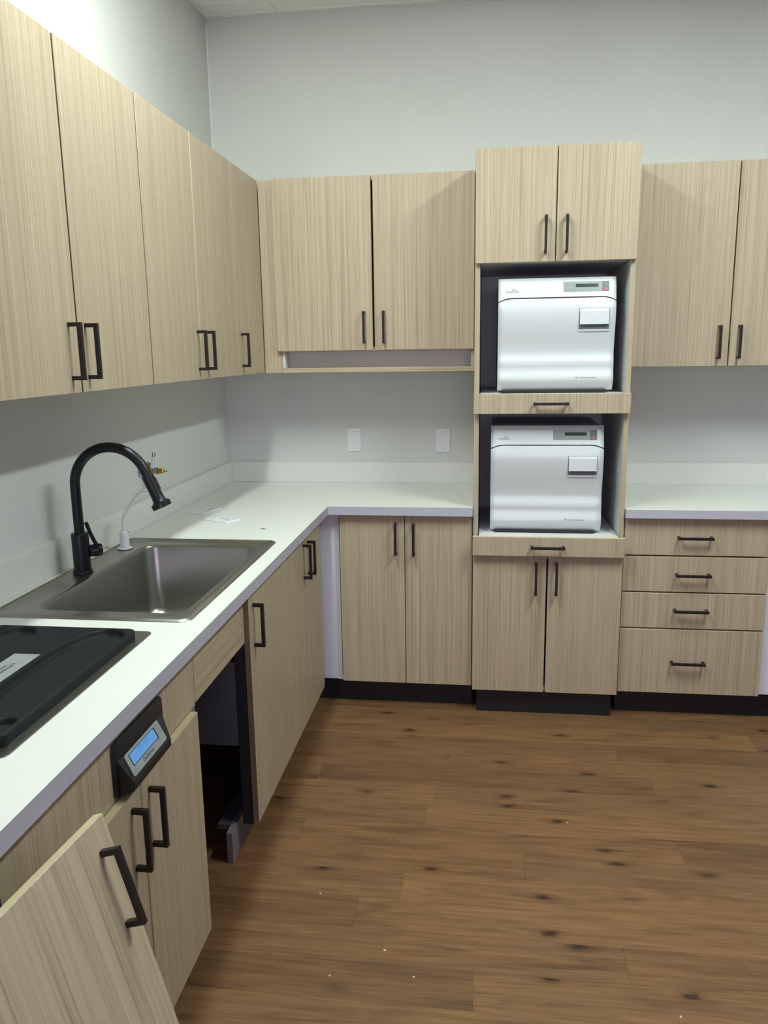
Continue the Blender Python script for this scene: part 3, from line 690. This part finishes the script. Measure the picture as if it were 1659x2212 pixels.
def sterilizer(label, x0, yf, zb, rot):
    t = thing('sterilizer', label, 'sterilizer', (x0+SW/2, yf+SD/2, zb), 'steam sterilizers in the tower')
    t.rotation_euler.z = rot
    P = lambda x, z, lift=0.0: (x-SW/2, -SD/2 + prof_at(z)+edge_in(x)-lift, z+0.010)   # local to the Empty
    def edge_in(x):
        e = min(x, SW-x); return 0.012*max(0, 1-e/0.020)**2
    zg = lambda x: 0.3600 - 0.0150*max(0, 1-min(x, SW-x)/0.055)**2
    def skin(name, zlo, zhi, m, depth, nz):
        bm = bmesh.new(); NXs = 44; rows = []
        for i in range(NXs+1):
            x = SW*(0.5-0.5*cos(pi*i/NXs))*0.6 + SW*i/NXs*0.4
            a, b = zlo(x), zhi(x)
            rows.append([bm.verts.new(P(x, a+(b-a)*j/nz)) for j in range(nz+1)])
        for i in range(NXs):
            for j in range(nz): bm.faces.new((rows[i][j], rows[i+1][j], rows[i+1][j+1], rows[i][j+1]))
        loop = [rows[i][0] for i in range(NXs)]+[rows[NXs][j] for j in range(nz)]+[rows[NXs-i][nz] for i in range(NXs)]+[rows[0][nz-j] for j in range(nz)]
        back = [bm.verts.new((q.co.x, -SD/2+depth, q.co.z)) for q in loop]
        for q in range(len(loop)): bm.faces.new((loop[q], back[q], back[(q+1) % len(loop)], loop[(q+1) % len(loop)]))
        bm.faces.new(back)
        return finish(name, bm, m, t, smooth=True, local=True)
    door = skin('door', lambda x: 0.0, lambda x: zg(x)-0.0025, 'ster', 0.045, 70)
    band = skin('control_band', lambda x: zg(x)+0.0025, lambda x: 0.4375, 'ster', 0.045, 26)
    finish('casing', B(-SW/2+0.004, SW/2-0.004, -SD/2+0.0455, SD/2, 0.012, 0.445, 0.006, 3), 'sterbody', t, local=True)
    finish('base', B(-SW/2+0.018, SW/2-0.026, -SD/2+0.018, SD/2-0.02, 0.0006, 0.0115, 0.001), 'kick', t, local=True)
    def plate(name, xa, xb, za, zb_, lift, m, par, nx=6, nz=4, base=0.0002):
        bm = bmesh.new(); T = [[bm.verts.new(P(xa+(xb-xa)*i/nx, za+(zb_-za)*j/nz, lift)) for j in range(nz+1)] for i in range(nx+1)]
        for i in range(nx):
            for j in range(nz): bm.faces.new((T[i][j], T[i+1][j], T[i+1][j+1], T[i][j+1]))
        loop = [T[i][0] for i in range(nx)]+[T[nx][j] for j in range(nz)]+[T[nx-i][nz] for i in range(nx)]+[T[0][nz-j] for j in range(nz)]
        bk = [bm.verts.new((q.co.x, q.co.y+lift-base, q.co.z)) for q in loop]
        for q in range(len(loop)): bm.faces.new((loop[q], bk[q], bk[(q+1) % len(loop)], loop[(q+1) % len(loop)]))
        return finish(name, bm, m, par, local=True)
    def words(name, s_, size, x, z, lift, m, par, bold=0.0, align='LEFT'):
        bm = text_bm(s_, size, align, bold) if isinstance(s_, str) else s_
        return finish(name, remap(bm, lambda u, w_: P(x+u, z+w_, lift)), m, par, local=True)
    kp = plate('keypad', 0.252, 0.427, 0.3810, 0.4205, 0.0008, 'panelgrey', band)
    plate('keypad', 0.400, 0.427, 0.3815, 0.4200, 0.0012, 'paneldark', band, 2, 4, 0.0009)
    plate('screen', 0.299, 0.386, 0.3985, 0.4110, 0.0013, 'lcd', band, 6, 2, 0.0009)
    for kx in (0.306, 0.330, 0.354, 0.378):
        b2 = bmesh.new(); arc_into(b2, 0, 0, 0.0062, 0.0010, 0, 360, 16, 0.0042); words('key_outline', b2, 0, kx, 0.3895, 0.0013, 'ringgrey', band)
    for kx, sy in ((0.306, 'A'), (0.330, 'H'), (0.354, 'II'), (0.378, 'M')): words('key_mark', sy, 0.0068, kx, 0.3895, 0.0014, 'key', band, 0.0, 'CENTER')
    for kx in (0.268, 0.287):
        for kz in (0.3895, 0.4055):
            b2 = bmesh.new(); arc_into(b2, 0, 0, 0.0060, 0.0011, 0, 360, 16, 0.0045); words('key_outline', b2, 0, kx, kz, 0.0013, 'ringgrey', band)
    def dot(name, kx, kz, r, m):
        b2 = bmesh.new(); b2.faces.new([b2.verts.new((r*cos(2*pi*q/18), 0.8*r*sin(2*pi*q/18), 0)) for q in range(18)]); words(name, b2, 0, kx, kz, 0.0017, m, band)
    dot('stop_key', 0.4145, 0.3905, 0.0068, 'pink'); words('start_key', 'G', 0.0105, 0.4145, 0.4075, 0.0017, 'green', band, 0.0, 'CENTER')
    words('lettering', logo_bm(0.050), 0, 0.054, 0.3855, 0.0006, 'ink', band)
    # latch: grey pocket with a proud lever above it
    plate('latch_pocket', 0.314, 0.430, 0.2345, 0.3175, 0.0010, 'recess', door, 6, 12)
    lv = bmesh.new(); xa, xb = 0.3165, 0.4275; q4 = []
    for z_, l_ in ((0.3160, 0.0020), (0.3060, 0.0050), (0.2750, 0.0085), (0.2560, 0.0115)):
        q4.append([lv.verts.new(P(xa, z_, l_)), lv.verts.new(P(xb, z_, l_))])
    bk = [lv.verts.new((q.co.x, q.co.y+0.0006+l2, q.co.z)) for (q, l2) in ((q4[0][0], 0), (q4[0][1], 0), (q4[3][1], 0.004), (q4[3][0], 0.004))]
    for a_, b_ in zip(q4, q4[1:]): lv.faces.new((a_[0], a_[1], b_[1], b_[0]))
    lv.faces.new((q4[0][0], q4[0][1], bk[1], bk[0])); lv.faces.new((q4[3][0], q4[3][1], bk[2], bk[3]))
    lv.faces.new((bk[0], bk[3], q4[3][0], q4[2][0], q4[1][0], q4[0][0])); lv.faces.new((bk[1], bk[2], q4[3][1], q4[2][1], q4[1][1], q4[0][1])); lv.faces.new(bk)
    finish('latch_lever', lv, 'ster', door, local=True)
    plate('latch_lip', 0.3125, 0.4315, 0.2290, 0.2365, 0.0030, 'ster', door, 6, 3)
    words('lettering', 'M11', 0.0105, 0.305, 0.0495, 0.0006, 'inkdark', door)
    words('lettering', 'Steam Sterilizer', 0.0098, 0.3265, 0.0495, 0.0006, 'ink', door)
sterilizer('upper pale grey steam sterilizer in the top niche of the tower', 1.3465, -0.622, 1.3835, 0.010)
sterilizer('lower pale grey steam sterilizer in the bottom niche of the tower', 1.3270, -0.606, 0.8003, -0.004)

# ------------------------------------------------------------------ plates
def switch_plate(name, label, w_, h_, hole, group):
    t = thing(name, label, 'wall plate', (0, 0, 0), group)
    a = rrect(-w_/2, w_/2, -h_/2, h_/2, 0.004, 4)
    if hole:
        hx, hy = 0.0170, 0.0335
        def sq(s, z):
            # inner outline with as many points as the outer one
            out = []
            for q in range(4):
                sx, sy = ((1, 1), (-1, 1), (-1, -1), (1, -1))[q]; out += [(sx*hx*s, sy*hy*s, z)]*5
            return out
        P3 = lambda s, z: [(x*s, y*s, z) for x, y in a]
        bm = loft([P3(1, 0), P3(1, 0.0025), P3(0.95, 0.0055), sq(1, 0.0055), sq(1, 0.0)], False, False)
        bmesh.ops.remove_doubles(bm, verts=bm.verts, dist=1e-6)
    else:
        bm = loft([[(x*s, y*s, z) for x, y in a] for s, z in ((1, 0), (1, 0.0025), (0.95, 0.0055))])
    finish('plate', bm, 'plastic', t, local=True)
    for sy in (-1, 1):
        finish('screw_hole' if hole else 'screw', lathe((0, sy*(0.046 if hole else 0.041), 0.0050), [(0.0022, 0), (0.0022, 0.0008)] if hole else [(0.0030, 0), (0.0030, 0.0010), (0.0018, 0.0016)], 10), 'seal' if hole else 'panelgrey', t, local=True)
    return t
t = switch_plate('blank_wall_plate', 'white blank wall plate on the back wall, left one towards the room corner', 0.0715, 0.119, False, 'blank plates above the worktop')
t.rotation_euler = (radians(90), 0, 0); t.location = (0.6545, -0.0005, 1.1265)
t = switch_plate('blank_wall_plate', 'white blank wall plate on the back wall, right one beside the tower', 0.0715, 0.119, False, 'blank plates above the worktop')
t.rotation_euler = (radians(90), 0, 0); t.location = (1.0965, -0.0005, 1.1235)
t = switch_plate('loose_switch_plate', 'loose white switch plate lying on the worktop, in shade near the left wall', 0.070, 0.1285, True, 'loose switch plates')
t.rotation_euler = (0, 0, radians(-17)); t.location = (0.1520, -0.7700, H+0.0004)
t = switch_plate('loose_switch_plate', 'loose white switch plate lying on the worktop, in light nearer the sink', 0.076, 0.1285, True, 'loose switch plates')
t.rotation_euler = (0, 0, radians(60)); t.location = (0.2790, -0.9410, H+0.0004)

# ------------------------------------------------------------------ crumbs
def chip(name, x, y, z, r, label, group, m='chip'):
    bm = bmesh.new(); bmesh.ops.create_icosphere(bm, subdivisions=1, radius=r)
    for v_ in bm.verts: v_.co = Vector((v_.co.x*random.uniform(0.7, 1.5), v_.co.y*random.uniform(0.6, 1.2), max(0, v_.co.z)*random.uniform(0.4, 0.7)))
    bmesh.ops.translate(bm, verts=bm.verts, vec=(x, y, z))
    tag(finish(name, bm, m), label, 'debris', group)
CHIPS = [(0.838, -1.874, 'tiny pale plaster chip on the floor, nearest the open knee space'), (1.054, -2.077, 'tiny pale plaster chip on the floor, left of the foreground pair'),
    (0.925, -2.180, 'tiny pale plaster chip on the floor, nearest the low cabinet doors'), (1.139, -2.160, 'tiny pale plaster chip on the floor near the bottom centre of the photo'),
    (1.781, -2.212, 'tiny pale plaster chip on the floor, furthest to the right in front'), (1.590, -1.439, 'tiny pale plaster chip on the floor in front of the tall tower')]
for x, y, lab in CHIPS: chip('plaster_chip', x, y, 0.0002, 0.0035, lab, 'plaster chips on the floor')
sw = tube([(0.474, -1.080, H+0.0018), (0.480, -1.086, H+0.003), (0.486, -1.092, H+0.0018), (0.495, -1.086, H+0.0022)], [0.0010, 0.0018, 0.0016, 0.0008], 8)
tag(finish('metal_shaving', sw, 'seal'), 'tiny curled metal shaving on the white worktop beyond the sink', 'debris')
